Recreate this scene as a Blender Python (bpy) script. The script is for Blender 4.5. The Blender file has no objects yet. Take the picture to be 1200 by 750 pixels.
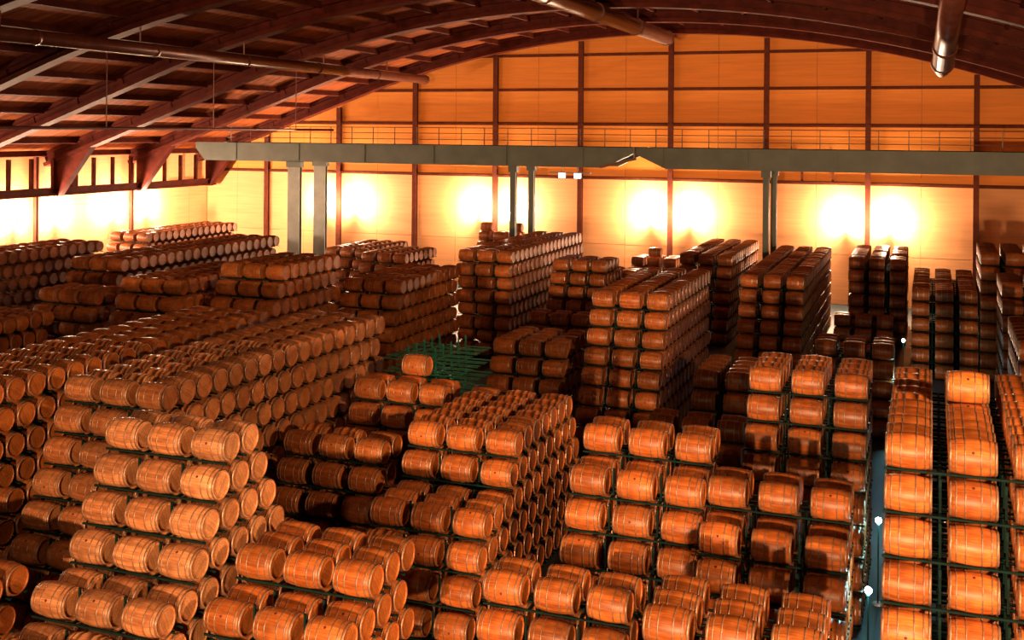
import bpy, bmesh, math, random
import numpy as np
from mathutils import Matrix, Vector
random.seed(7); rng = np.random.default_rng(7)
scn = bpy.context.scene
COL = scn.collection
pi = math.pi

# ------------------------------------------------------------------ camera
F = 1300.0; CX = 600.0; CY = 154.0; ROLL = 0.008
TH = math.atan(492 / F)            # heading, left of +Y (the direction of the aisles)
V = 0.80                           # tier height
P = 0.80                           # row pitch
PX = 1.27                          # barrel pitch end to end
CAMH = 16 * V
GZ = -V                            # floor level (zero is one tier above it)
cam_d = bpy.data.cameras.new('camera'); cam = bpy.data.objects.new('camera', cam_d); COL.objects.link(cam)
r0 = Vector((math.cos(TH), math.sin(TH), 0)); u0 = Vector((0, 0, 1)); f0 = Vector((-math.sin(TH), math.cos(TH), 0))
rr = r0 * math.cos(ROLL) + u0 * math.sin(ROLL); uu = u0 * math.cos(ROLL) - r0 * math.sin(ROLL)
m = Matrix.Identity(4)
for i in range(3):
    m[i][0] = rr[i]; m[i][1] = uu[i]; m[i][2] = -f0[i]
m[2][3] = CAMH
cam.matrix_world = m
cam_d.sensor_width = 36; cam_d.lens = F / 1200 * 36; cam_d.shift_y = -(375 - CY) / 1200
cam_d.clip_end = 400
scn.camera = cam
# ------------------------------------------------------------------ world, exposure
w = bpy.data.worlds.new('world'); scn.world = w; w.use_nodes = True
w.node_tree.nodes['Background'].inputs[0].default_value = (0.05, 0.30, 0.38, 1)
w.node_tree.nodes['Background'].inputs[1].default_value = 0.10
scn.view_settings.view_transform = 'Standard'; scn.view_settings.look = 'None'
scn.view_settings.gamma = 1; scn.view_settings.use_curve_mapping = False
scn.view_settings.exposure = 0.0

# big warm floodlights behind and beside the viewpoint, plus one added fill lamp
def spot(loc, tgt, power, size, blend, color, rad=0.35):
    d = bpy.data.lights.new('floodlight', 'SPOT'); d.energy = power; d.spot_size = math.radians(size)
    d.spot_blend = blend; d.color = color; d.shadow_soft_size = rad
    o = bpy.data.objects.new('floodlight', d); COL.objects.link(o); o.location = loc
    o.rotation_euler = (Vector(tgt) - Vector(loc)).to_track_quat('-Z', 'Y').to_euler()
    return o
WARM = (1.0, 0.58, 0.29)
spot((-3, -30, 6.5), (-13, 34, 3.5), 165000, 44, 0.6, WARM, 0.6)
spot((4, -30, 6.5), (-2, 34, 3.5), 116000, 40, 0.6, WARM, 0.6)
spot((-10, -10, 18.5), (-22, 50, 3.0), 12000, 60, 0.7, WARM, 1.0)  # added fill lamp high up, brightens the far stacks
spot((15, 12, 13.0), (-22, 38, 3.0), 34000, 56, 0.6, WARM, 0.8)

def ray(px, py):
    a = (px - CX) / F; b = (py - CY) / F; c, s = math.cos(ROLL), math.sin(ROLL)
    u = a * c + b * s; d = -a * s + b * c
    return (-math.sin(TH) + u * math.cos(TH), math.cos(TH) + u * math.sin(TH), -d)
def at_z(px, py, z):
    r = ray(px, py); t = (z - CAMH) / r[2]; return (r[0] * t, r[1] * t, z)

# ------------------------------------------------------------------ materials
def newmat(name):
    mt = bpy.data.materials.new(name); mt.use_nodes = True
    return mt, mt.node_tree.nodes, mt.node_tree.links, mt.node_tree.nodes['Principled BSDF']
def simple(name, col, rough=0.6, metal=0.0, noise=0.25, scale=3.0, stretch=(1, 1, 1)):
    mt, n, l, b = newmat(name)
    tc = n.new('ShaderNodeTexCoord'); mp = n.new('ShaderNodeMapping'); mp.inputs['Scale'].default_value = stretch
    nz = n.new('ShaderNodeTexNoise'); nz.inputs['Scale'].default_value = scale; nz.inputs['Detail'].default_value = 5
    l.new(tc.outputs['Object'], mp.inputs[0]); l.new(mp.outputs[0], nz.inputs[0])
    cr = n.new('ShaderNodeValToRGB')
    cr.color_ramp.elements[0].position = 0.3; cr.color_ramp.elements[1].position = 0.7
    cr.color_ramp.elements[0].color = tuple(c * (1 - noise) for c in col) + (1,)
    cr.color_ramp.elements[1].color = tuple(min(1, c * (1 + noise)) for c in col) + (1,)
    l.new(nz.outputs[0], cr.inputs[0]); l.new(cr.outputs[0], b.inputs['Base Color'])
    b.inputs['Roughness'].default_value = rough; b.inputs['Metallic'].default_value = metal
    return mt
def woodmat(name, col, rough):
    mt, n, l, b = newmat(name)
    tc = n.new('ShaderNodeTexCoord'); mp = n.new('ShaderNodeMapping'); mp.inputs['Scale'].default_value = (1.2, 14, 14)
    nz = n.new('ShaderNodeTexNoise'); nz.inputs['Scale'].default_value = 2.2; nz.inputs['Detail'].default_value = 6
    l.new(tc.outputs['Object'], mp.inputs[0]); l.new(mp.outputs[0], nz.inputs[0])
    n2 = n.new('ShaderNodeTexNoise'); n2.inputs['Scale'].default_value = 2.5; n2.inputs['Detail'].default_value = 3
    l.new(tc.outputs['Object'], n2.inputs[0])
    cr = n.new('ShaderNodeValToRGB')
    cr.color_ramp.elements[0].position = 0.25; cr.color_ramp.elements[1].position = 0.75
    cr.color_ramp.elements[0].color = (0.52, 0.46, 0.42, 1); cr.color_ramp.elements[1].color = (1.15, 1.12, 1.1, 1)
    l.new(nz.outputs[0], cr.inputs[0])
    c2 = n.new('ShaderNodeValToRGB')
    c2.color_ramp.elements[0].position = 0.35; c2.color_ramp.elements[1].position = 0.6
    c2.color_ramp.elements[0].color = (0.72, 0.62, 0.55, 1); c2.color_ramp.elements[1].color = (1, 1, 1, 1)
    l.new(n2.outputs[0], c2.inputs[0])
    at = n.new('ShaderNodeAttribute'); at.attribute_name = 'tint'
    oi = n.new('ShaderNodeObjectInfo')
    prev = None
    for src in (cr.outputs[0], c2.outputs[0], at.outputs['Color'], oi.outputs['Color']):
        mx = n.new('ShaderNodeMix'); mx.data_type = 'RGBA'; mx.blend_type = 'MULTIPLY'; mx.inputs[0].default_value = 1.0
        if prev is None: mx.inputs[6].default_value = col + (1,)
        else: l.new(prev, mx.inputs[6])
        l.new(src, mx.inputs[7]); prev = mx.outputs[2]
    l.new(prev, b.inputs['Base Color'])
    b.inputs['Roughness'].default_value = rough
    b.inputs['Specular IOR Level'].default_value = 0.38
    return mt
M_WOOD = woodmat('oak_staves', (0.58, 0.168, 0.036), 0.42)
M_HEAD = woodmat('oak_head', (0.60, 0.18, 0.038), 0.5)
M_HOOP = simple('hoop_steel', (0.30, 0.17, 0.11), 0.40, 0.4, 0.3, 12)
M_BUNG = simple('bung_stained', (0.10, 0.015, 0.02), 0.7, 0, 0.2)
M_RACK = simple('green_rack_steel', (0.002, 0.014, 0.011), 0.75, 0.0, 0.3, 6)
M_RACK2 = simple('lightened_green_rack_steel', (0.015, 0.19, 0.13), 0.35, 0.0, 0.3, 6)  # rack green with light painted in, so the shadowed empty pile shows
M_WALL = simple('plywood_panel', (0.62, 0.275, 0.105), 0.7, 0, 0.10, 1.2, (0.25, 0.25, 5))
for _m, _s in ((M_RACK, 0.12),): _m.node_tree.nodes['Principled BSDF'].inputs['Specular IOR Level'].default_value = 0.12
M_WALLUP = simple('orange_wall_panel', (0.66, 0.215, 0.022), 0.7, 0, 0.10, 1.2, (0.25, 0.25, 5))
M_POST = simple('wall_post_brown', (0.10, 0.025, 0.014), 0.7, 0, 0.2)
M_RIB = simple('roof_rib_brown', (0.062, 0.011, 0.007), 0.6, 0, 0.3, 1.5)
M_PURL = simple('purlin_brown', (0.07, 0.014, 0.008), 0.7, 0, 0.25, 2)
M_DECK = simple('roof_deck_board', (0.19, 0.048, 0.014), 0.75, 0, 0.5, 0.8, (0.4, 3, 1))
for _m in (M_POST, M_RIB, M_PURL, M_DECK): _m.node_tree.nodes['Principled BSDF'].inputs['Specular IOR Level'].default_value = 0.05
M_DUCT = simple('duct_painted', (0.11, 0.03, 0.018), 0.36, 0.3, 0.25, 2)
M_GIRD = simple('gantry_grey_green', (0.06, 0.07, 0.056), 0.55, 0.1, 0.2, 0.8)
M_COLM = simple('column_grey', (0.16, 0.16, 0.14), 0.5, 0.2, 0.2, 1)
M_FLOOR = simple('floor_concrete', (0.015, 0.03, 0.033), 0.5, 0, 0.3, 0.7)
M_LAMPB = simple('lamp_housing', (0.25, 0.25, 0.25), 0.4, 0.7, 0.1)
def emit(name, col, s):
    mt, n, l, b = newmat(name)
    b.inputs['Base Color'].default_value = col + (1,); b.inputs['Emission Color'].default_value = col + (1,)
    b.inputs['Emission Strength'].default_value = s
    return mt
M_GLOW = emit('flood_lens', (1.0, 0.78, 0.5), 60)
M_COOL = emit('cool_lens', (0.75, 0.93, 1.0), 40)
M_TUBE = emit('fluorescent_tube', (0.7, 0.95, 1.0), 6)

# ------------------------------------------------------------------ helpers
def link(name, me, parent=None, mat=None):
    o = bpy.data.objects.new(name, me); COL.objects.link(o)
    if mat is not None and me is not None and len(me.materials) == 0: me.materials.append(mat)
    if parent is not None: o.parent = parent
    return o
def empty(name, loc=(0, 0, 0), label=None, cat=None, group=None):
    o = bpy.data.objects.new(name, None); COL.objects.link(o); o.location = loc; o.empty_display_size = 0.2
    if label: o['label'] = label; o['category'] = cat
    if group: o['group'] = group
    return o
def tag(o, label, cat, group=None):
    o['label'] = label; o['category'] = cat
    if group: o['group'] = group
BOXF = [(0, 1, 3, 2), (4, 6, 7, 5), (0, 4, 5, 1), (2, 3, 7, 6), (0, 2, 6, 4), (1, 5, 7, 3)]
def boxvf(x0, x1, y0, y1, z0, z1):
    return [(x, y, z) for x in (x0, x1) for y in (y0, y1) for z in (z0, z1)], [tuple(f) for f in BOXF]
def merge(parts):
    vs, fs = [], []
    for v, f in parts:
        b = len(vs); vs += v; fs += [tuple(i + b for i in q) for q in f]
    return vs, fs
def mesh(name, vf, mat=None, smooth=False):
    me = bpy.data.meshes.new(name); me.from_pydata(vf[0], [], vf[1]); me.update()
    bm = bmesh.new(); bm.from_mesh(me); bmesh.ops.recalc_face_normals(bm, faces=bm.faces); bm.to_mesh(me); bm.free()
    if mat: me.materials.append(mat)
    if smooth: me.polygons.foreach_set('use_smooth', [True] * len(me.polygons))
    return me
def box(*a): return boxvf(*a)
def tubevf(pts, r, seg=12, cap=True):
    """tube through points along with radius list"""
    if not isinstance(r, (list, tuple)): r = [r] * len(pts)
    vs, fs = [], []
    for i, p in enumerate(pts):
        p = Vector(p); a = Vector(pts[max(i - 1, 0)]); b = Vector(pts[min(i + 1, len(pts) - 1)])
        t = (b - a).normalized(); up = Vector((0, 0, 1)) if abs(t.z) < 0.9 else Vector((1, 0, 0))
        s = t.cross(up).normalized(); q = s.cross(t)
        for k in range(seg):
            an = 2 * pi * k / seg; vs.append(tuple(p + s * math.cos(an) * r[i] + q * math.sin(an) * r[i]))
    for i in range(len(pts) - 1):
        for k in range(seg):
            fs.append((i * seg + k, i * seg + (k + 1) % seg, (i + 1) * seg + (k + 1) % seg, (i + 1) * seg + k))
    if cap:
        fs.append(tuple(range(seg))); fs.append(tuple((len(pts) - 1) * seg + k for k in range(seg)))
    return vs, fs

# ------------------------------------------------------------------ the shell
WX0, WX1, WY1, FY0 = -67.0, 25.4, 92.0, -46.0
AX = -20.8
def arch(x, off=0.0):
    d = abs(x - AX)
    if d < 29: return -61.54 + math.sqrt(82.52 ** 2 - d * d) + off
    return 15.72 - 0.355 * (d - 29) + off
floor = link('floor', mesh('floor', box(WX0 - 0.5, WX1 + 0.5, FY0, WY1 + 0.5, GZ - 0.3, GZ), M_FLOOR)); floor['kind'] = 'structure'

# far wall: backing, posts, girts and a panel in every bay
wall = link('wall_far', mesh('wall_far', box(WX0 - 0.3, WX1 + 0.3, WY1 + 0.12, WY1 + 0.4, GZ, 9.4), M_WALL)); wall['kind'] = 'structure'
posts_x = [3.2 - 7.9 * k for k in range(-2, 9)]
levels = [GZ, 3.2, 8.9, 13.5, 16.5, 19.5, 22.5]
xs = sorted([WX0] + [p for p in posts_x if WX0 < p < WX1] + [WX1])
for a, b in zip(xs[:-1], xs[1:]):
    halves = [(a, (a + b) / 2), ((a + b) / 2, b)]
    for c, d in zip(levels[:-1], levels[1:]):
        for (h0, h1) in halves:
            cols = np.linspace(h0 + 0.012, h1 - 0.012, 5); top = [min(d - 0.02, arch(x, 1.14)) for x in cols]
            if max(top) <= c + 0.15: continue
            top = [max(t, c + 0.03) for t in top]
            vs = [(cols[0], c + 0.02), (cols[-1], c + 0.02)] + [(cols[i], top[i]) for i in (4, 3, 2, 1, 0)]
            dy = random.uniform(0, 0.015)
            n_ = len(vs); v3 = [(x, WY1 + dy, z) for x, z in vs] + [(x, WY1 + 0.12, z) for x, z in vs]
            fs = [tuple(range(n_)), tuple(range(2 * n_ - 1, n_ - 1, -1))] + [(i, (i + 1) % n_, (i + 1) % n_ + n_, i + n_) for i in range(n_)]
            link('panel', mesh('panel', (v3, fs), M_WALLUP if c > 8 else M_WALL), wall)
for x in posts_x:
    if WX0 < x < WX1:
        t = arch(x, 0.0)
        link('post', mesh('post', merge([box(x - 0.2, x + 0.2, WY1 - 0.06, WY1, GZ, t), box(x - 0.035, x + 0.035, WY1 - 0.36, WY1 - 0.06, GZ, t),
                                         box(x - 0.2, x + 0.2, WY1 - 0.42, WY1 - 0.36, GZ, t)]), M_POST), wall)
for z in levels[2:6]:
    half = max(d for d in np.arange(0, 47, 0.2) if arch(AX - d) > z - 0.4)
    a, b = max(WX0, AX - half), min(WX1, AX + half)
    link('girt', mesh('girt', merge([box(a, b, WY1 - 0.14, WY1, z - 0.1, z + 0.1), box(a, b, WY1 - 0.2, WY1 - 0.14, z - 0.16, z + 0.04)]), M_POST), wall)
# two short posts seen under the walkway, between the gantry column and the next wall post
for px_ in (940, 976):
    r = ray(px_, 210); x = r[0] / r[1] * WY1
    link('stub_post', mesh('stub_post', box(x - 0.09, x + 0.09, WY1 - 0.15, WY1, 8.95, 10.9), M_POST), wall)

# side walls
def side_wall(name, X, sgn):
    wl = link(name, mesh(name, box(min(X - sgn * 0.12, X - sgn * 0.4), max(X - sgn * 0.12, X - sgn * 0.4), FY0, WY1, GZ, 10.9), M_WALL)); wl['kind'] = 'structure'
    ys = [WY1 - 11.3 * k for k in range(0, 9)][::-1]
    ys = [FY0] + [y for y in ys if y > FY0]
    for a, b in zip(ys[:-1], ys[1:]):
        k = 4
        for i in range(k):
            p, q = a + (b - a) * i / k, a + (b - a) * (i + 1) / k
            for c, d in ((GZ, 3.2), (3.2, 6.4), (6.4, 10.9)):
                dx = random.uniform(0, 0.015) * sgn
                link('panel', mesh('panel', box(min(X - sgn * 0.12, X - dx), max(X - sgn * 0.12, X - dx), p + 0.012, q - 0.012, c + 0.012, d - 0.012), M_WALL), wl)
        link('post', mesh('post', merge([box(X, X + 0.3 * sgn, a - 0.16, a - 0.1, GZ, 10.6), box(X, X + 0.3 * sgn, a + 0.1, a + 0.16, GZ, 10.6),
                                         box(min(X, X + 0.08 * sgn), max(X, X + 0.08 * sgn), a - 0.1, a + 0.1, GZ, 10.6)]), M_POST), wl)
    return wl
side_wall('wall_left', WX0, 1); side_wall('wall_right', WX1, -1)

# roof: ceiling root, ribs, purlins, deck boards
ceil_ = bpy.data.objects.new('ceiling', None); COL.objects.link(ceil_); ceil_['kind'] = 'structure'
RIBS = [90.6 - 10 * k for k in range(0, 14)]
NX = 56
axs = np.linspace(WX0 + 0.2, WX1 - 0.2, NX)
def normal(x):
    e = 0.05; d = Vector((2 * e, 0, arch(x + e) - arch(x - e))).normalized(); return Vector((-d.z, 0, d.x))
def sweep(section):
    """section: list of (y, offset along the arch normal), closed"""
    vs, fs = [], []; k = len(section)
    for x in axs:
        nn = normal(x); p = Vector((x, 0, arch(x)))
        for (yy, oo) in section: q = p + nn * oo; vs.append((q.x, yy, q.z))
    for i in range(NX - 1):
        for j in range(k): fs.append((i * k + j, i * k + (j + 1) % k, (i + 1) * k + (j + 1) % k, (i + 1) * k + j))
    fs.append(tuple(range(k))); fs.append(tuple((NX - 1) * k + j for j in range(k)))
    return vs, fs
s_ax = np.concatenate([[0], np.cumsum([math.hypot(axs[i + 1] - axs[i], arch(axs[i + 1]) - arch(axs[i])) for i in range(NX - 1)])])
def s_total(): return float(s_ax[-1])
def strutvf(x, w_):
    nn = normal(x); tx = Vector((nn.z, 0, -nn.x)); p = Vector((x, 0, arch(x))); vs = []
    for a in (-w_, w_):
        for yy in (-0.16, 0.16):
            for o_ in (0.28, 0.86): q = p + tx * a + nn * o_; vs.append((q.x, yy, q.z))
    return vs, [tuple(f) for f in BOXF]
_sx = np.interp(np.arange(1.0, s_total(), 2.0), s_ax, axs)
rib_me = mesh('rib', merge([sweep([(-0.45, 0), (0.45, 0), (0.45, 0.3), (-0.45, 0.3)]), sweep([(-0.45, 0.84), (0.45, 0.84), (0.45, 1.1), (-0.45, 1.1)])]
                           + [sweep([(-0.1, 0.3), (0.1, 0.3), (0.1, 0.84), (-0.1, 0.84)])] + [strutvf(x, 0.1) for x in _sx[::2]]), M_RIB)
for y in RIBS:
    o = link('rib', rib_me, ceil_); o.location.y = y
# purlins: pieces between neighbouring ribs; deck boards between neighbouring purlins
NP = 30
pxs = np.interp(np.linspace(0.5, s_ax[-1] - 0.5, NP), s_ax, axs)
ribs_all = RIBS + [FY0]
pm = mesh('purlin', merge([box(-0.09, 0.09, -4.58, 4.58, -0.42, 0.0)]), M_PURL)
dm = {}
bays = [(ribs_all[i + 1], ribs_all[i]) for i in range(len(ribs_all) - 1)]
for (ya, yb) in bays:
    yc = (ya + yb) / 2; L = yb - ya
    for i, x in enumerate(pxs):
        nn = normal(x); p = Vector((x, yc, arch(x))) + nn * 1.1
        o = link('purlin', pm, ceil_); o.location = p; o.rotation_euler = (0, math.atan2(nn.x, nn.z), 0)
        o.scale = (1, (L - 0.84) / 9.16, 1)
    for i in range(NP - 1):
        xa, xb = pxs[i], pxs[i + 1]
        pa = Vector((xa, 0, arch(xa))) + normal(xa) * 1.11; pb = Vector((xb, 0, arch(xb))) + normal(xb) * 1.11
        nn = normal((xa + xb) / 2) * 0.12; g = (pb - pa).normalized() * 0.015
        pa += g; pb -= g
        quad = [pa, pb, pb + nn, pa + nn]; vs = []
        for yy in (ya + 0.01, yb - 0.01):
            vs += [(q.x, yy, q.z) for q in quad]
        fs = [(0, 1, 2, 3), (4, 7, 6, 5)] + [(j, (j + 1) % 4, (j + 1) % 4 + 4, j + 4) for j in range(4)]
        link('deck_panel', mesh('deck_panel', (vs, fs), M_DECK), ceil_)
# last strip between the end rib and the far wall
link('end_flashing', mesh('end_flashing', merge([sweep([(90.6, 1.11), (92.4, 1.11), (92.4, 1.25), (90.6, 1.25)])]), M_DECK), ceil_)
# eave beam on the lit side wall with short struts up to the roof
trim = link('trim_1', mesh('trim_1', merge([box(WX0 + 0.9, WX0 + 1.5, 20, 91.4, 7.35, 7.5), box(WX0 + 1.1, WX0 + 1.3, 20, 91.4, 7.5, 7.9), box(WX0 + 0.9, WX0 + 1.5, 20, 91.4, 7.9, 8.0)]), M_RIB)); trim['kind'] = 'structure'
for i in range(30):
    y = 90.8 - 2.3 * i
    zt = arch(WX0 + 1.2)
    big = (i % 4 == 0)
    wdt = 0.35 if big else 0.12
    link('strut', mesh('strut', box(WX0 + 1.2 - 0.14, WX0 + 1.2 + 0.14, y - wdt, y + wdt, 8.0, zt + 0.3), M_RIB), trim)
for y in RIBS[:8]:
    x0_ = WX0 + 1.0
    vs = [(x0_, y - 0.3, 7.3), (x0_ + 0.5, y - 0.3, 7.3), (x0_ + 4.0, y - 0.3, arch(x0_ + 4.0) + 0.2), (x0_, y - 0.3, arch(x0_) + 0.2)]
    vs += [(a, b + 0.6, c) for a, b, c in vs]
    fs = [(0, 1, 2, 3), (4, 7, 6, 5)] + [(j, (j + 1) % 4, (j + 1) % 4 + 4, j + 4) for j in range(4)]
    link('rib_foot', mesh('rib_foot', (vs, fs), M_RIB), trim)

# ------------------------------------------------------------------ ducts and conduit under the roof
def duct(x, z, y0, y1, r, label, tip=False):
    e = empty('roof_duct', (x, y1, z), label, 'duct', 'round ducts under the roof')
    pts = [(0, y0 - y1, 0), (0, -1.2 if tip else 0, 0)]
    link('pipe', mesh('pipe', tubevf(pts, r, 20), M_DUCT, False), e)
    yy = -1.2 if tip else 0
    if tip: link('nozzle', mesh('nozzle', tubevf([(0, -1.2, 0), (0, -0.6, 0), (0, -0.55, 0), (0, 0, 0)], [r * 0.98, r * 0.7, r * 0.55, r * 0.4], 20), M_DUCT), e)
    k = 0
    while yy > y0 - y1:
        link('collar', mesh('collar', tubevf([(0, yy - 0.25, 0), (0, yy - 0.05, 0)], r * 1.1, 20), M_DUCT), e)
        yy -= 9.0
    for yr in RIBS:
        if y0 < yr < y1 - 0.5:
            zt = arch(x) - z
            link('hanger', mesh('hanger', tubevf([(0, yr - y1, r * 0.9), (0, yr - y1, max(zt, r) + 0.1)], 0.05, 6), M_DUCT), e)
    for o in e.children:
        if o.name.startswith(('pipe', 'collar', 'nozzle')):
            for pl in o.data.polygons: pl.use_smooth = len(pl.vertices) == 4
    return e
duct(-41.4, 17.25, 20, 88, 0.36, 'long brown round duct ending beside the side-wall slope of the roof')
duct(-18.0, 19.65, 20, 79, 0.52, 'thick brown round duct running under the roof crown')
def pix_y(px, py, Y):
    r = ray(px, py); t = Y / r[1]; return Vector((r[0] * t, Y, CAMH + r[2] * t))
pe, ps = pix_y(1103, 86, 55.0), pix_y(1118, -12, 46.0)
de = empty('drop_duct', tuple(pe), 'brown drop duct slanting from the roof to a tapered nozzle', 'duct')
dv = ps - pe; Ld = dv.length; du = dv / Ld
def dpt(t): return tuple(du * t)
for nm, pts, rs in (('pipe', [dpt(1.3), dpt(Ld)], [0.46, 0.50]), ('nozzle', [dpt(0), dpt(0.5), dpt(0.55), dpt(1.3)], [0.2, 0.27, 0.36, 0.45]),
                    ('collar', [dpt(1.25), dpt(1.45)], 0.51), ('collar', [dpt(3.2), dpt(3.45)], 0.53)):
    o = link(nm, mesh(nm, tubevf(pts, rs, 20), M_DUCT), de)
    for pl in o.data.polygons: pl.use_smooth = len(pl.vertices) == 4
ce = empty('conduit_pipe', (-43.7, 76, 12.8), 'thin brown conduit pipe stretched below the roof ribs', 'pipe')
link('pipe', mesh('pipe', tubevf([(0, y - 76, 0) for y in (20, 40, 60, 76)], 0.09, 10), M_DUCT), ce)
for yr in RIBS[2:7]:
    link('hanger', mesh('hanger', tubevf([(0, yr - 76, 0), (0, yr - 76, arch(-43.7) - 12.8)], 0.03, 6), M_DUCT), ce)

# ------------------------------------------------------------------ overhead walkway on twin columns
gy0, gy1 = 78.0, 82.3
ge = empty('overhead_walkway', (-26, gy0, 10.2), 'grey-green overhead walkway girder crossing the hall on twin columns', 'walkway')
def gpart(name, vf, mat):
    return link(name, mesh(name, ([(x + 26, y - gy0, z - 10.2) for x, y, z in vf[0]], vf[1]), mat), ge)
def girder(y, xa, xb, ca, cb):
    """plate girder with chamfered lower ends; ca / cb chamfer lengths"""
    prof = [(xa, 11.7), (xa, 11.7 - (0.5 if ca else 1.45)), (xa + ca, 10.2), (xb - cb, 10.2), (xb, 11.7 - (0.45 if cb else 1.45)), (xb, 11.7)]
    vs = [(a, y, c) for a, c in prof] + [(a, y + 0.25, c) for a, c in prof]; k = len(prof)
    fs = [tuple(range(k)), tuple(range(2 * k - 1, k - 1, -1))] + [(j, (j + 1) % k, (j + 1) % k + k, j + k) for j in range(k)]
    return vs, fs
for y in (gy0, gy1 - 0.25):
    gpart('girder', girder(y, -58.0, -20.15, 0.9, 2.2), M_GIRD)
    gpart('girder', girder(y, -19.95, 14.0, 2.2, 0), M_GIRD)
    nst = 0
    for x in np.arange(-54, 14, 6.0):
        gpart('stiffener', box(x - 0.06, x + 0.06, y - 0.06 if y == gy0 else y + 0.25, y if y == gy0 else y + 0.31, 10.3, 11.65), M_GIRD)
gpart('deck', box(-57.9, 14, gy0 + 0.25, gy1 - 0.25, 11.4, 11.55), M_GIRD)
M_LINK = simple('joint_strut_brown', (0.14, 0.06, 0.035), 0.5, 0, 0.2)
gpart('joint_strut', merge([tubevf([(-22.6, gy0 - 0.1, 10.25), (-19.9, gy0 - 0.1, 10.9)], 0.09, 8), tubevf([(-20.05, gy0 - 0.1, 10.9), (-20.05, gy0 - 0.1, 11.75)], 0.07, 8)]), M_LINK)
for zz in (12.1, 12.6, 13.05):
    gpart('handrail', tubevf([(-57.9, gy1, zz), (-20, gy1, zz), (14, gy1, zz)], 0.03, 6), M_LINK)
for x in np.arange(-57.5, 14, 2.0):
    gpart('rail_post', box(x - 0.03, x + 0.03, gy1 - 0.03, gy1 + 0.03, 11.5, 13.08), M_LINK)
for (cx_, wd) in ((-48.4, 0.55), (-29.4, 0.22), (-10.7, 0.2)):
    for y in (gy0 + 0.1, gy1 - 0.15):
        hw = wd
        gpart('column', merge([box(cx_ - hw, cx_ + hw, y - 0.2, y - 0.15, GZ, 10.2), box(cx_ - hw, cx_ + hw, y + 0.15, y + 0.2, GZ, 10.2),
                               box(cx_ - hw * 0.8, cx_ + hw * 0.8, y - 0.15, y + 0.15, GZ, 10.2)]), M_COLM if wd > 0.3 else M_GIRD)
        gpart('column_head', box(cx_ - hw - 0.12, cx_ + hw + 0.12, y - 0.28, y + 0.28, 9.75, 10.2), M_GIRD)
# strip lamp under the walkway
le = empty('strip_lamp', (-24.9, gy0 - 0.1, 9.75), 'small white strip lamp hung under the grey-green walkway', 'lamp')
link('tray', mesh('tray', box(-1.6, 1.6, -0.15, 0.15, 0.0, 0.08), M_LAMPB), le)
for dx in (-0.6, 0.6):
    link('lamp_unit', mesh('lamp_unit', box(dx - 0.22, dx + 0.22, -0.18, 0.12, -0.35, 0.0), M_TUBE), le)
    link('hanger', mesh('hanger', box(dx - 0.03, dx + 0.03, -0.03, 0.03, 0.08, 0.46), M_LAMPB), le)

# ------------------------------------------------------------------ wall floodlights
def wall_lamp(loc, face, label, group, power):
    """face: unit vector from the wall into the hall"""
    e = empty('wall_floodlight', loc, label, 'lamp', group)
    e.rotation_euler = (0, 0, math.atan2(face[1], face[0]) + pi / 2)
    link('bracket', mesh('bracket', merge([box(-0.05, 0.05, -0.5, 0.0, -0.04, 0.04), box(-0.15, 0.15, -0.04, 0.0, -0.15, 0.15)]), M_LAMPB), e)
    hs = link('housing', mesh('housing', box(-0.2, 0.2, -0.8, -0.5, -0.13, 0.13), M_LAMPB), e)
    link('lens', mesh('lens', tubevf([(0, -0.8, 0), (0, -0.84, 0), (0, -0.92, 0), (0, -0.96, 0)], [0.3, 0.33, 0.25, 0.1], 16), M_GLOW), hs)
    for dz, fr in ((0.0, 1.0),):
        d = bpy.data.lights.new('flood_bulb', 'POINT'); d.energy = power; d.color = (1.0, 0.70, 0.45); d.shadow_soft_size = 0.25
        o = bpy.data.objects.new('flood_bulb', d); COL.objects.link(o); o.parent = e; o.location = (0, -0.92, 0.55)
    return e
for px0, wh in ((-52.1, 'behind the wide grey columns'), (-36.3, 'behind the middle walkway columns'), (-20.5, 'behind the walkway joint'), (-4.7, 'behind the main aisle')):
    for s, sd in ((-1, 'corner side'), (1, 'far side')):
        wall_lamp((px0 + s * 1.65, WY1 - 0.02, 5.4), (0, -1), 'white-hot floodlight on far wall, %s of the post %s' % (sd, wh), 'far wall floodlights', 6400)
for y0, wh in ((80.7, 'first'), (69.4, 'second'), (58.1, 'third'), (46.8, 'fourth')):
    for s, sd in ((1, 'corner side'), (-1, 'other side')):
        wall_lamp((WX0 + 0.02, y0 + s * 2.2, 5.3), (1, 0), 'white-hot floodlight on side wall, %s of the %s post from the corner' % (sd, wh), 'side wall floodlights', 6400)

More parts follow.
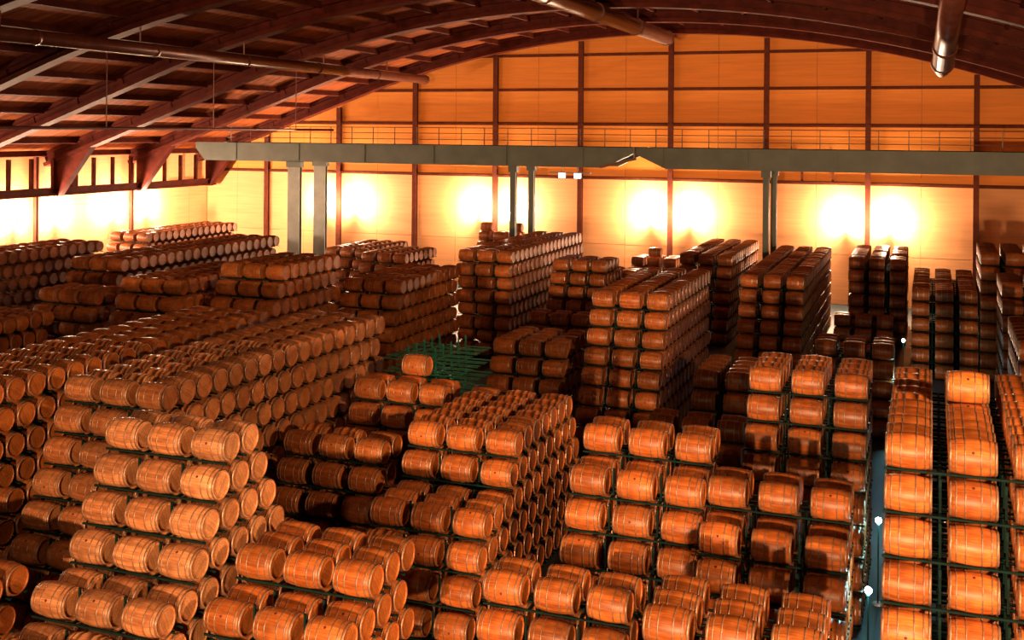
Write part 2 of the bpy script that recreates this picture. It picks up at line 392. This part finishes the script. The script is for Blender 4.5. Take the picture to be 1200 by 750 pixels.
# ------------------------------------------------------------------ barrel meshes
BL, RB, RC = 0.95, 0.389, 0.337
def rad(x): return RB - (RB - RC) * (2 * x / BL) ** 2
def set_tint(me, vals):
    a = me.attributes.new('tint', 'FLOAT_COLOR', 'FACE'); a.data.foreach_set('color', np.asarray(vals, dtype=np.float32).ravel())
def staves_mesh(seg=26, rings=9):
    xs_ = np.linspace(-BL / 2, BL / 2, rings); vs, fs, tn = [], [], []
    prof = [(-BL / 2 + 0.03, RC - 0.035), (-BL / 2, RC - 0.03)] + [(x, rad(x)) for x in xs_] + [(BL / 2, RC - 0.03), (BL / 2 - 0.03, RC - 0.035)]
    for x, r in prof:
        for k in range(seg): vs.append((x, r * math.cos(2 * pi * k / seg), r * math.sin(2 * pi * k / seg)))
    st = [random.uniform(0.68, 1.15) for _ in range(seg)]
    for i in range(len(prof) - 1):
        for k in range(seg):
            fs.append((i * seg + k, i * seg + (k + 1) % seg, (i + 1) * seg + (k + 1) % seg, (i + 1) * seg + k)); t = st[k]; tn.append((t, t, t, 1))
    me = bpy.data.meshes.new('staves'); me.from_pydata(vs, [], fs); me.update()
    me.polygons.foreach_set('use_smooth', [True] * len(me.polygons)); set_tint(me, tn); me.materials.append(M_WOOD)
    return me
def hoop_mesh(x, wd, seg=26):
    vs, fs = [], []
    pr = [(x - wd / 2, rad(x - wd / 2) - 0.004), (x - wd / 2, rad(x - wd / 2) + 0.006), (x + wd / 2, rad(x + wd / 2) + 0.006), (x + wd / 2, rad(x + wd / 2) - 0.004)]
    for a, r in pr:
        for k in range(seg): vs.append((a, r * math.cos(2 * pi * k / seg), r * math.sin(2 * pi * k / seg)))
    for i in range(3):
        for k in range(seg): fs.append((i * seg + k, i * seg + (k + 1) % seg, (i + 1) * seg + (k + 1) % seg, (i + 1) * seg + k))
    me = bpy.data.meshes.new('hoop'); me.from_pydata(vs, [], fs); me.update()
    me.polygons.foreach_set('use_smooth', [seg <= i < 2 * seg for i in range(3 * seg)]); me.materials.append(M_HOOP)
    return me
def head_mesh(s, seg=26):
    """round head made of boards: strips with slightly different tints"""
    x = s * (BL / 2 - 0.03); R = RC - 0.034; nb = 7; vs, fs, tn = [], [], []
    ed = np.linspace(-R, R, nb + 1)
    for i in range(nb):
        zs = np.linspace(ed[i] + 0.0015, ed[i + 1] - 0.0015, 4)
        loop = [(x, -math.sqrt(max(R * R - z * z, 0)), z) for z in zs] + [(x, math.sqrt(max(R * R - z * z, 0)), z) for z in zs[::-1]]
        b = len(vs); vs += loop; f = tuple(b + j for j in range(8)); fs.append(f if s < 0 else f[::-1]); t = random.uniform(0.85, 1.1); tn.append((t, t, t, 1))
    b = len(vs); xb = x - s * 0.01
    vs += [(xb, R * math.cos(2 * pi * k / seg), R * math.sin(2 * pi * k / seg)) for k in range(seg)]; fs.append(tuple(range(b, b + seg))); tn.append((0.4, 0.4, 0.4, 1))
    me = bpy.data.meshes.new('head'); me.from_pydata(vs, [], fs); me.update(); set_tint(me, tn); me.materials.append(M_HEAD)
    return me
ST = [staves_mesh() for _ in range(4)]
HOOPX = [(0.445, 0.05), (0.335, 0.028), (0.155, 0.028)]
HP = [hoop_mesh(s * x, wd) for x, wd in HOOPX for s in (-1, 1)]
HD = [head_mesh(-1), head_mesh(1)]
BG = mesh('bung', tubevf([(0, 0, RB - 0.01), (0, 0, RB + 0.003)], 0.032, 10), M_BUNG)

# light-weight barrel for the uncountable rest
def lod(seg, full):
    if full: prof = [(-0.445, -0.026), (-0.475, -0.03), (-0.475, 0.006), (-0.42, 0.006), (-0.42, 0), (-0.35, 0), (-0.35, .006), (-0.32, .006), (-0.32, 0), (-0.17, 0), (-0.17, .006), (-0.14, .006), (-0.14, 0)]
    else: prof = [(-0.45, -0.026), (-0.475, 0.004), (-0.42, 0.005), (-0.33, 0), (-0.17, 0.003), (-0.14, 0.003)]
    prof = prof + [(-a, b) for a, b in prof[::-1]]
    hp = {(2, 3), (6, 7), (10, 11)} if full else {(1, 2), (4, 5)}
    vs, fs, kind = [], [], []
    np_ = len(prof); hh = hp | {(np_ - 1 - b, np_ - 1 - a) for a, b in hp}
    for a, d in prof:
        r = rad(a) + d
        for k in range(seg): vs.append((a, r * math.cos(2 * pi * k / seg), r * math.sin(2 * pi * k / seg)))
    for i in range(np_ - 1):
        for k in range(seg):
            fs.append((i * seg + k, i * seg + (k + 1) % seg, (i + 1) * seg + (k + 1) % seg, (i + 1) * seg + k)); kind.append(1 if (i, i + 1) in hh else 0)
    cen = len(vs); vs += [(-0.445, 0, 0), (0.445, 0, 0)]
    for k in range(0, seg, 2):
        a, b, c = k, (k + 1) % seg, (k + 2) % seg
        fs.append((cen, c, b, a)); kind.append(2)
        o = (np_ - 1) * seg
        fs.append((cen + 1, o + a, o + b, o + c)); kind.append(2)
    return np.array(vs, dtype=np.float64), np.array(fs, dtype=np.int32), np.array(kind, dtype=np.int32)
LOD_HI = lod(16, True); LOD_MD = lod(12, False); LOD_LO = lod(10, False)

# ------------------------------------------------------------------ the stacks
# key: (pixel of the front wall-side barrel of the top tier, tiers, rows in top tier, options)
STK = {
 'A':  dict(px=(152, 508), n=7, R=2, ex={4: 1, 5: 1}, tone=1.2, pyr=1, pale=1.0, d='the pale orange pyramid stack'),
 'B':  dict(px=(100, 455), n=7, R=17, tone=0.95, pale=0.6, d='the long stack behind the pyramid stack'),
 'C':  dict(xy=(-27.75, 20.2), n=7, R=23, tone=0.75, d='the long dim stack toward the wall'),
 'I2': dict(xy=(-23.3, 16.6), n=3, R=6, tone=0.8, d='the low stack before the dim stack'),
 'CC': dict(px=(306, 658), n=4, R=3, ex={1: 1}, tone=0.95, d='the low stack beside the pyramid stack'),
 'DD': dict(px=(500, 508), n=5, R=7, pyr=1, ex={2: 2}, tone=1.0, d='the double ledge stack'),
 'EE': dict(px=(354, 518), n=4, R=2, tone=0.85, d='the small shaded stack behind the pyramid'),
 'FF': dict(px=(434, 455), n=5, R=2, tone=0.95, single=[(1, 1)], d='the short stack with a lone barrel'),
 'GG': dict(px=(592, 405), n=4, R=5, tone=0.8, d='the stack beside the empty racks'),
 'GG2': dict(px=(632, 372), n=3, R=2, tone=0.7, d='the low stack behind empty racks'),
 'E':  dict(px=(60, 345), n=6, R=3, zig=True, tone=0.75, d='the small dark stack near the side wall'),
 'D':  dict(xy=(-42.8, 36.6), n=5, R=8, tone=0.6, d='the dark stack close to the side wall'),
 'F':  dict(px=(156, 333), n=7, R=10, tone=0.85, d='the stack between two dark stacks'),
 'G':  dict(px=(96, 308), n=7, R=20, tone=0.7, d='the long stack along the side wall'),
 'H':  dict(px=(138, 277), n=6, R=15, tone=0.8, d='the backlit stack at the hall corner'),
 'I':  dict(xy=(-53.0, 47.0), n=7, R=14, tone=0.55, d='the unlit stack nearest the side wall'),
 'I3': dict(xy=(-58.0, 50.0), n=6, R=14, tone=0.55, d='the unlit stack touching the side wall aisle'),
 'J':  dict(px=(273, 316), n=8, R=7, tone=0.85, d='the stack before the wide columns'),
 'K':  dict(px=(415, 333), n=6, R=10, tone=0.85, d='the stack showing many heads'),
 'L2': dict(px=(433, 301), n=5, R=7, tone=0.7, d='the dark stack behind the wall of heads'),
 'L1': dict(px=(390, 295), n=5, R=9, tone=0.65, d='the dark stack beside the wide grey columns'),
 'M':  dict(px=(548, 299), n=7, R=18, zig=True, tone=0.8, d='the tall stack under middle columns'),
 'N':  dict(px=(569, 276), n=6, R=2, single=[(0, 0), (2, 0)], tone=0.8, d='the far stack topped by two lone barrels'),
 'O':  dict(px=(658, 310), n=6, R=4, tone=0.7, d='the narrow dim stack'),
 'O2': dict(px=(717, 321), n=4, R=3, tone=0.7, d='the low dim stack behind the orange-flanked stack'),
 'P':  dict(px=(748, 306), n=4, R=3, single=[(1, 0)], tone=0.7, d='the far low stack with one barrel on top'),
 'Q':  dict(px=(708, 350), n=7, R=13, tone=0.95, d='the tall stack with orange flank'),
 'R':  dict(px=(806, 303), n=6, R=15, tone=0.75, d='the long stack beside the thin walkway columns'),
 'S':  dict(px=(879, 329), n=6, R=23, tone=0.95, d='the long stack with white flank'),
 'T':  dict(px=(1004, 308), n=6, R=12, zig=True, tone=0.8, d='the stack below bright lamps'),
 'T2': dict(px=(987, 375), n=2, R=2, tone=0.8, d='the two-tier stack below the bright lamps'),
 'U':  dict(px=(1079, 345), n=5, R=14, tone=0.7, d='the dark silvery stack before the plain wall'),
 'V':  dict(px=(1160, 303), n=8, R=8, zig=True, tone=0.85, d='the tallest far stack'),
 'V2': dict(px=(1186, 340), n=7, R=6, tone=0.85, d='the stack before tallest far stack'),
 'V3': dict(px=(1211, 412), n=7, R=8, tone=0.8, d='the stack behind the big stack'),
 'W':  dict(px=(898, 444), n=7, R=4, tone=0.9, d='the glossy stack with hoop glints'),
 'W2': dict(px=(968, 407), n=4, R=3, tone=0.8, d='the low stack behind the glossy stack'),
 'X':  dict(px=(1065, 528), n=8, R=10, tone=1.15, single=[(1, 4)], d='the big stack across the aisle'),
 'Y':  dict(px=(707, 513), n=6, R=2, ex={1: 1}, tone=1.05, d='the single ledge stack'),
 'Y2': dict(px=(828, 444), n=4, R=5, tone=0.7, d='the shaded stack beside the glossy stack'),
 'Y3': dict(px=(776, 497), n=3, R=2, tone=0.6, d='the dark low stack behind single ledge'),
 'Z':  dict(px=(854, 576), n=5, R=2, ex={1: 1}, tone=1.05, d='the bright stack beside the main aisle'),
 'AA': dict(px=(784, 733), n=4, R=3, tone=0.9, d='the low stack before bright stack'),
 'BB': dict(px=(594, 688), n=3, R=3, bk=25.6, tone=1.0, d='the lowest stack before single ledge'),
}
barrels = []   # dict: pos, stack, tier from top, row from front, col
racks = []     # (x of wall-side barrel, y, z, stack, tier, row)
for key, S in STK.items():
    n = S['n'] + 1
    if 'px' in S:
        x0, y0, _ = at_z(S['px'][0], S['px'][1], GZ + (n - 0.5) * V)
    else: x0, y0 = S['xy']
    S['x0'], S['y0'] = x0, y0
    near = y0 < 46
    tiers = []
    extra = 0
    for j in range(n):
        extra += S.get('ex', {}).get(j, 0)
        if S.get('zig'): yf = y0 - (P / 2 if j % 2 else 0); rows = S['R'] + (1 if j % 2 else 0)
        else: yf = y0 - j * P / 2 - extra * P; rows = S['R'] + (j if S.get('pyr') else j // 2) + extra
        if 'bk' in S: rows = min(rows, int((S['bk'] - yf) / P) + 1)
        tiers.append((j, yf, rows))
    for (j, yf, rows) in tiers:
        z = GZ + (n - j - 0.5) * V
        prev = tiers[j - 1] if j else None
        for i in range(rows):
            y = yf + i * P
            open_top = prev is None or y < prev[1] - 0.1
            edge = i < (3 if near else 2) or open_top or j == 0 or (near and j == 1) or i >= rows - 1
            racks.append((x0, y, z, key, j, i, edge))
            for c in range(3):
                if not (edge or c == 2 or (c == 0 and x0 > -6)): continue
                barrels.append(dict(p=(x0 + c * PX, y, z), s=key, j=j, i=i, c=c))
    for (c, i) in S.get('single', []):
        barrels.append(dict(p=(x0 + c * PX, y0 + (i + 0.5) * P, GZ + (n - 0.5) * V + 0.702), s=key, j=-1, i=i, c=c))
# empty green racks waiting for barrels
EMPTY = []
for j in range(8):
    for i in range(5):
        EMPTY.append((-21.3, 42.4 + i * P + 0.06 * (j % 3), GZ + 0.385 + (7 - j) * 0.56, 'HH', j, i, True))

# visible area of every barrel (coarse id buffer) to find the 300 that show largest
NBR = len(barrels)
ct, st_ = math.cos(TH), math.sin(TH); cr_, sr_ = math.cos(ROLL), math.sin(ROLL)
def proj(x, y, z):
    z = z - CAMH; f = -st_ * x + ct * y; u = (ct * x + st_ * y) / f; d = -z / f
    return CX + F * (u * cr_ - d * sr_), CY + F * (u * sr_ + d * cr_), f
idb = np.full((750, 1200), -1, dtype=np.int32)
order = sorted(range(NBR), key=lambda k: -(-st_ * barrels[k]['p'][0] + ct * barrels[k]['p'][1]))
for k in order:
    x, y, z = barrels[k]['p']
    ax_, ay_, fa = proj(x - BL / 2, y, z); bx_, by_, fb = proj(x + BL / 2, y, z)
    barrels[k]['f'] = (fa + fb) / 2
    if (fa + fb) / 2 < 1: continue
    rpx = 0.35 * F / ((fa + fb) / 2)
    e = rpx * 0.3
    xa, xb = int(max(0, ax_ - e)), int(min(1200, bx_ + e))
    if xb <= xa: continue
    for xx in range(xa, xb):
        t = (xx - ax_) / max(1, bx_ - ax_); yc = ay_ + (by_ - ay_) * t
        a = int(max(0, yc - rpx)); b = int(min(750, yc + rpx))
        if b > a: idb[a:b, xx] = k
cnt = np.bincount(idb[idb >= 0], minlength=NBR)
big = np.argsort(-cnt)[:300]; bigset = set(int(k) for k in big if cnt[k] > 0)

ORD = ['top', 'second', 'third', 'fourth', 'fifth', 'sixth', 'seventh', 'eighth', 'ninth']
ROW = ['front', 'second', 'third', 'fourth', 'fifth', 'sixth', 'seventh', 'eighth', 'ninth', 'tenth'] + ['%dth' % k for k in range(11, 40)]
CNM = ['wall-side', 'middle', 'aisle-side']
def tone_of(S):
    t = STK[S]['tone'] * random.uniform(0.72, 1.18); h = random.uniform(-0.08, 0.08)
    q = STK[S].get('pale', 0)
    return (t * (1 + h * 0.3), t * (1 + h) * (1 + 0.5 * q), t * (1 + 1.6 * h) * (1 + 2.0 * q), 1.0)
for k in sorted(bigset):
    b = barrels[k]; S = STK[b['s']]
    if b['j'] < 0:
        pos = {'FF': 'lone oak barrel sitting on top of the short stack', 'X': 'lone bright orange oak barrel standing up on the big orange stack',
               'P': 'lone oak barrel on the far low stack'}.get(b['s'], 'lone oak barrel on a far stack, %s' % CNM[b['c']])
    else:
        pos = 'oak barrel, %s of %s row, %s tier, %s' % (CNM[b['c']], ROW[b['i']], ORD[b['j']], S['d'].replace('the ', '', 1))
    e = empty('oak_barrel', (b['p'][0], b['p'][1], b['p'][2]), pos, 'barrel', 'oak barrels stacked in tiers')
    e.rotation_euler = (random.choice([random.uniform(-1.3, -0.5)] * 3 + [random.uniform(0.3, 1.7)]), random.uniform(-0.004, 0.004), random.uniform(-0.006, 0.006))
    tc_ = tone_of(b['s'])
    if b['j'] < 0 and b['s'] == 'X': tc_ = (1.45, 1.5, 1.4, 1)
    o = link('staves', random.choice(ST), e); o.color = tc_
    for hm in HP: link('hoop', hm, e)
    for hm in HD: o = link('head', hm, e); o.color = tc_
    link('bung', BG, e)

# all other barrels: one object
def build_stuff():
    VS, FS, MT, TN = [], [], [], []; base = 0
    for k, b in enumerate(barrels):
        if k in bigset: continue
        if cnt[k] == 0 and b['j'] > 2 and b['i'] > 1: continue
        vs, fs, kd = LOD_HI if b['f'] < 38 else (LOD_MD if b['f'] < 60 else LOD_LO)
        an = random.uniform(0, 6.28); c, s = math.cos(an), math.sin(an)
        v = vs.copy(); v[:, 1], v[:, 2] = vs[:, 1] * c - vs[:, 2] * s, vs[:, 1] * s + vs[:, 2] * c
        v += np.array(b['p']); VS.append(v); FS.append(fs + base); MT.append(kd); base += len(vs)
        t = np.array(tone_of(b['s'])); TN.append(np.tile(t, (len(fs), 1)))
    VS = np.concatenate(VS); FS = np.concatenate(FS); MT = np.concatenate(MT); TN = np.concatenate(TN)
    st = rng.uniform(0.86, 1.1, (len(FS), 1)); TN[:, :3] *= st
    me = bpy.data.meshes.new('barrels'); nf = len(FS)
    me.vertices.add(len(VS)); me.vertices.foreach_set('co', VS.astype(np.float32).ravel())
    me.loops.add(nf * 4); me.loops.foreach_set('vertex_index', FS.ravel())
    me.polygons.add(nf); me.polygons.foreach_set('loop_start', np.arange(nf, dtype=np.int32) * 4)
    me.polygons.foreach_set('material_index', MT)
    me.polygons.foreach_set('use_smooth', MT == 0)
    me.update(calc_edges=True); me.validate()
    a = me.attributes.new('tint', 'FLOAT_COLOR', 'FACE'); a.data.foreach_set('color', TN.astype(np.float32).ravel())
    for mm in (M_WOOD, M_HOOP, M_HEAD): me.materials.append(mm)
    o = link('stacked_barrels', me); o.color = (1, 1, 1, 1); o['kind'] = 'stuff'
    tag(o, 'all the remaining oak barrels filling the stacks deep into the hall', 'barrels')
build_stuff()

# ------------------------------------------------------------------ green racks
RW = 2 * PX
RAIL = box(-0.5, RW + 0.5, -0.025, 0.025, -0.022, 0.022)
UPR = box(-0.025, 0.025, -0.025, 0.025, 0.0, 0.70)
CRS = box(-0.03, 0.03, -0.27, 0.27, -0.025, 0.025)
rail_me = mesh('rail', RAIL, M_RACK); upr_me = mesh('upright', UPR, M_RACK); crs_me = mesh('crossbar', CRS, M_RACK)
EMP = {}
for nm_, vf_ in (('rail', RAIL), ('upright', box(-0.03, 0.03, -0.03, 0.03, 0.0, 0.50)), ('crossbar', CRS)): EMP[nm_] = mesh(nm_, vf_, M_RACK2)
def rack_pieces(top=False):
    out = [('rail', rail_me, (0, -0.25, -0.352)), ('rail', rail_me, (0, 0.25, -0.352))]
    for gx in (PX / 2, PX * 1.5):
        out.append(('crossbar', crs_me, (gx, 0, -0.352)))
        if not top: out.append(('upright', upr_me, (gx, 0.0, -0.327)))
    return out
rowvis = {}
for k in bigset:
    b = barrels[k]; rowvis[(b['s'], b['j'], b['i'])] = 1
parts_v, parts_f, base = [], [], 0
nrk = 0
for (x, y, z, key, j, i, edge) in racks + EMPTY:
    d_near = rowvis.get((key, j, i)) or key == 'HH'
    if d_near and nrk < 300:
        nrk += 1
        if key == 'HH': lab = 'empty green steel rack, %s tier, %s row of the rack pile' % (ORD[j], ROW[i])
        elif j < 0: lab = 'green steel rack carrying the lone barrel on %s' % STK[key]['d']
        else: lab = 'green steel rack under %s row, %s tier, %s' % (ROW[i], ORD[j], STK[key]['d'].replace('the ', '', 1))
        e = empty('barrel_rack', (x, y, z), lab, 'rack', 'green steel barrel racks')
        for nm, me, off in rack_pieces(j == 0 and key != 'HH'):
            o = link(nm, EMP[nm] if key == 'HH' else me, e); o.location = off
    elif edge or i % 1 == 0:
        for nm, me, off in rack_pieces(j == 0):
            if nm == 'crossbar' and y > 40: continue
            src = {'rail': RAIL, 'upright': UPR, 'crossbar': CRS}[nm]
            parts_v += [(a + x + off[0], b + y + off[1], c + z + off[2]) for a, b, c in src[0]]
            parts_f += [tuple(q + base for q in f) for f in src[1]]; base += 8
o = link('stacked_racks', mesh('stacked_racks', (parts_v, parts_f), M_RACK)); o['kind'] = 'stuff'
tag(o, 'all the remaining green steel racks between the stacked barrels', 'racks')

# ------------------------------------------------------------------ row of cool aisle lamps on short poles
WHICH = ['first', 'second', 'third', 'fourth', 'fifth']
for q, (y, zl) in enumerate(((28.3, 1.72), (33.8, 1.63), (44.0, 1.6), (54.0, 1.6), (64.0, 1.6))):
    e = empty('aisle_lamp', (-1.36, y, GZ), 'cool white lamp on a thin pole, %s along the main aisle' % WHICH[q], 'lamp', 'aisle lamps')
    link('base', mesh('base', tubevf([(0, 0, 0), (0, 0, 0.05)], [0.16, 0.14], 12), M_LAMPB), e)
    link('pole', mesh('pole', tubevf([(0, 0, 0.05), (0, 0, zl - GZ - 0.1)], 0.022, 8), M_RACK), e)
    bm = bmesh.new(); bmesh.ops.create_icosphere(bm, subdivisions=2, radius=0.09); me = bpy.data.meshes.new('globe'); bm.to_mesh(me); bm.free(); me.materials.append(M_COOL)
    g = link('globe', me, e); g.location = (0, 0, zl - GZ)
    link('cap', mesh('cap', tubevf([(0, 0, zl - GZ - 0.13), (0, 0, zl - GZ - 0.07)], [0.04, 0.06], 10), M_LAMPB), e)
    d = bpy.data.lights.new('aisle_bulb', 'POINT'); d.energy = 110; d.color = (0.25, 0.8, 0.9); d.shadow_soft_size = 0.1
    o = bpy.data.objects.new('aisle_bulb', d); COL.objects.link(o); o.parent = e; o.location = (0, -0.12, zl - GZ)
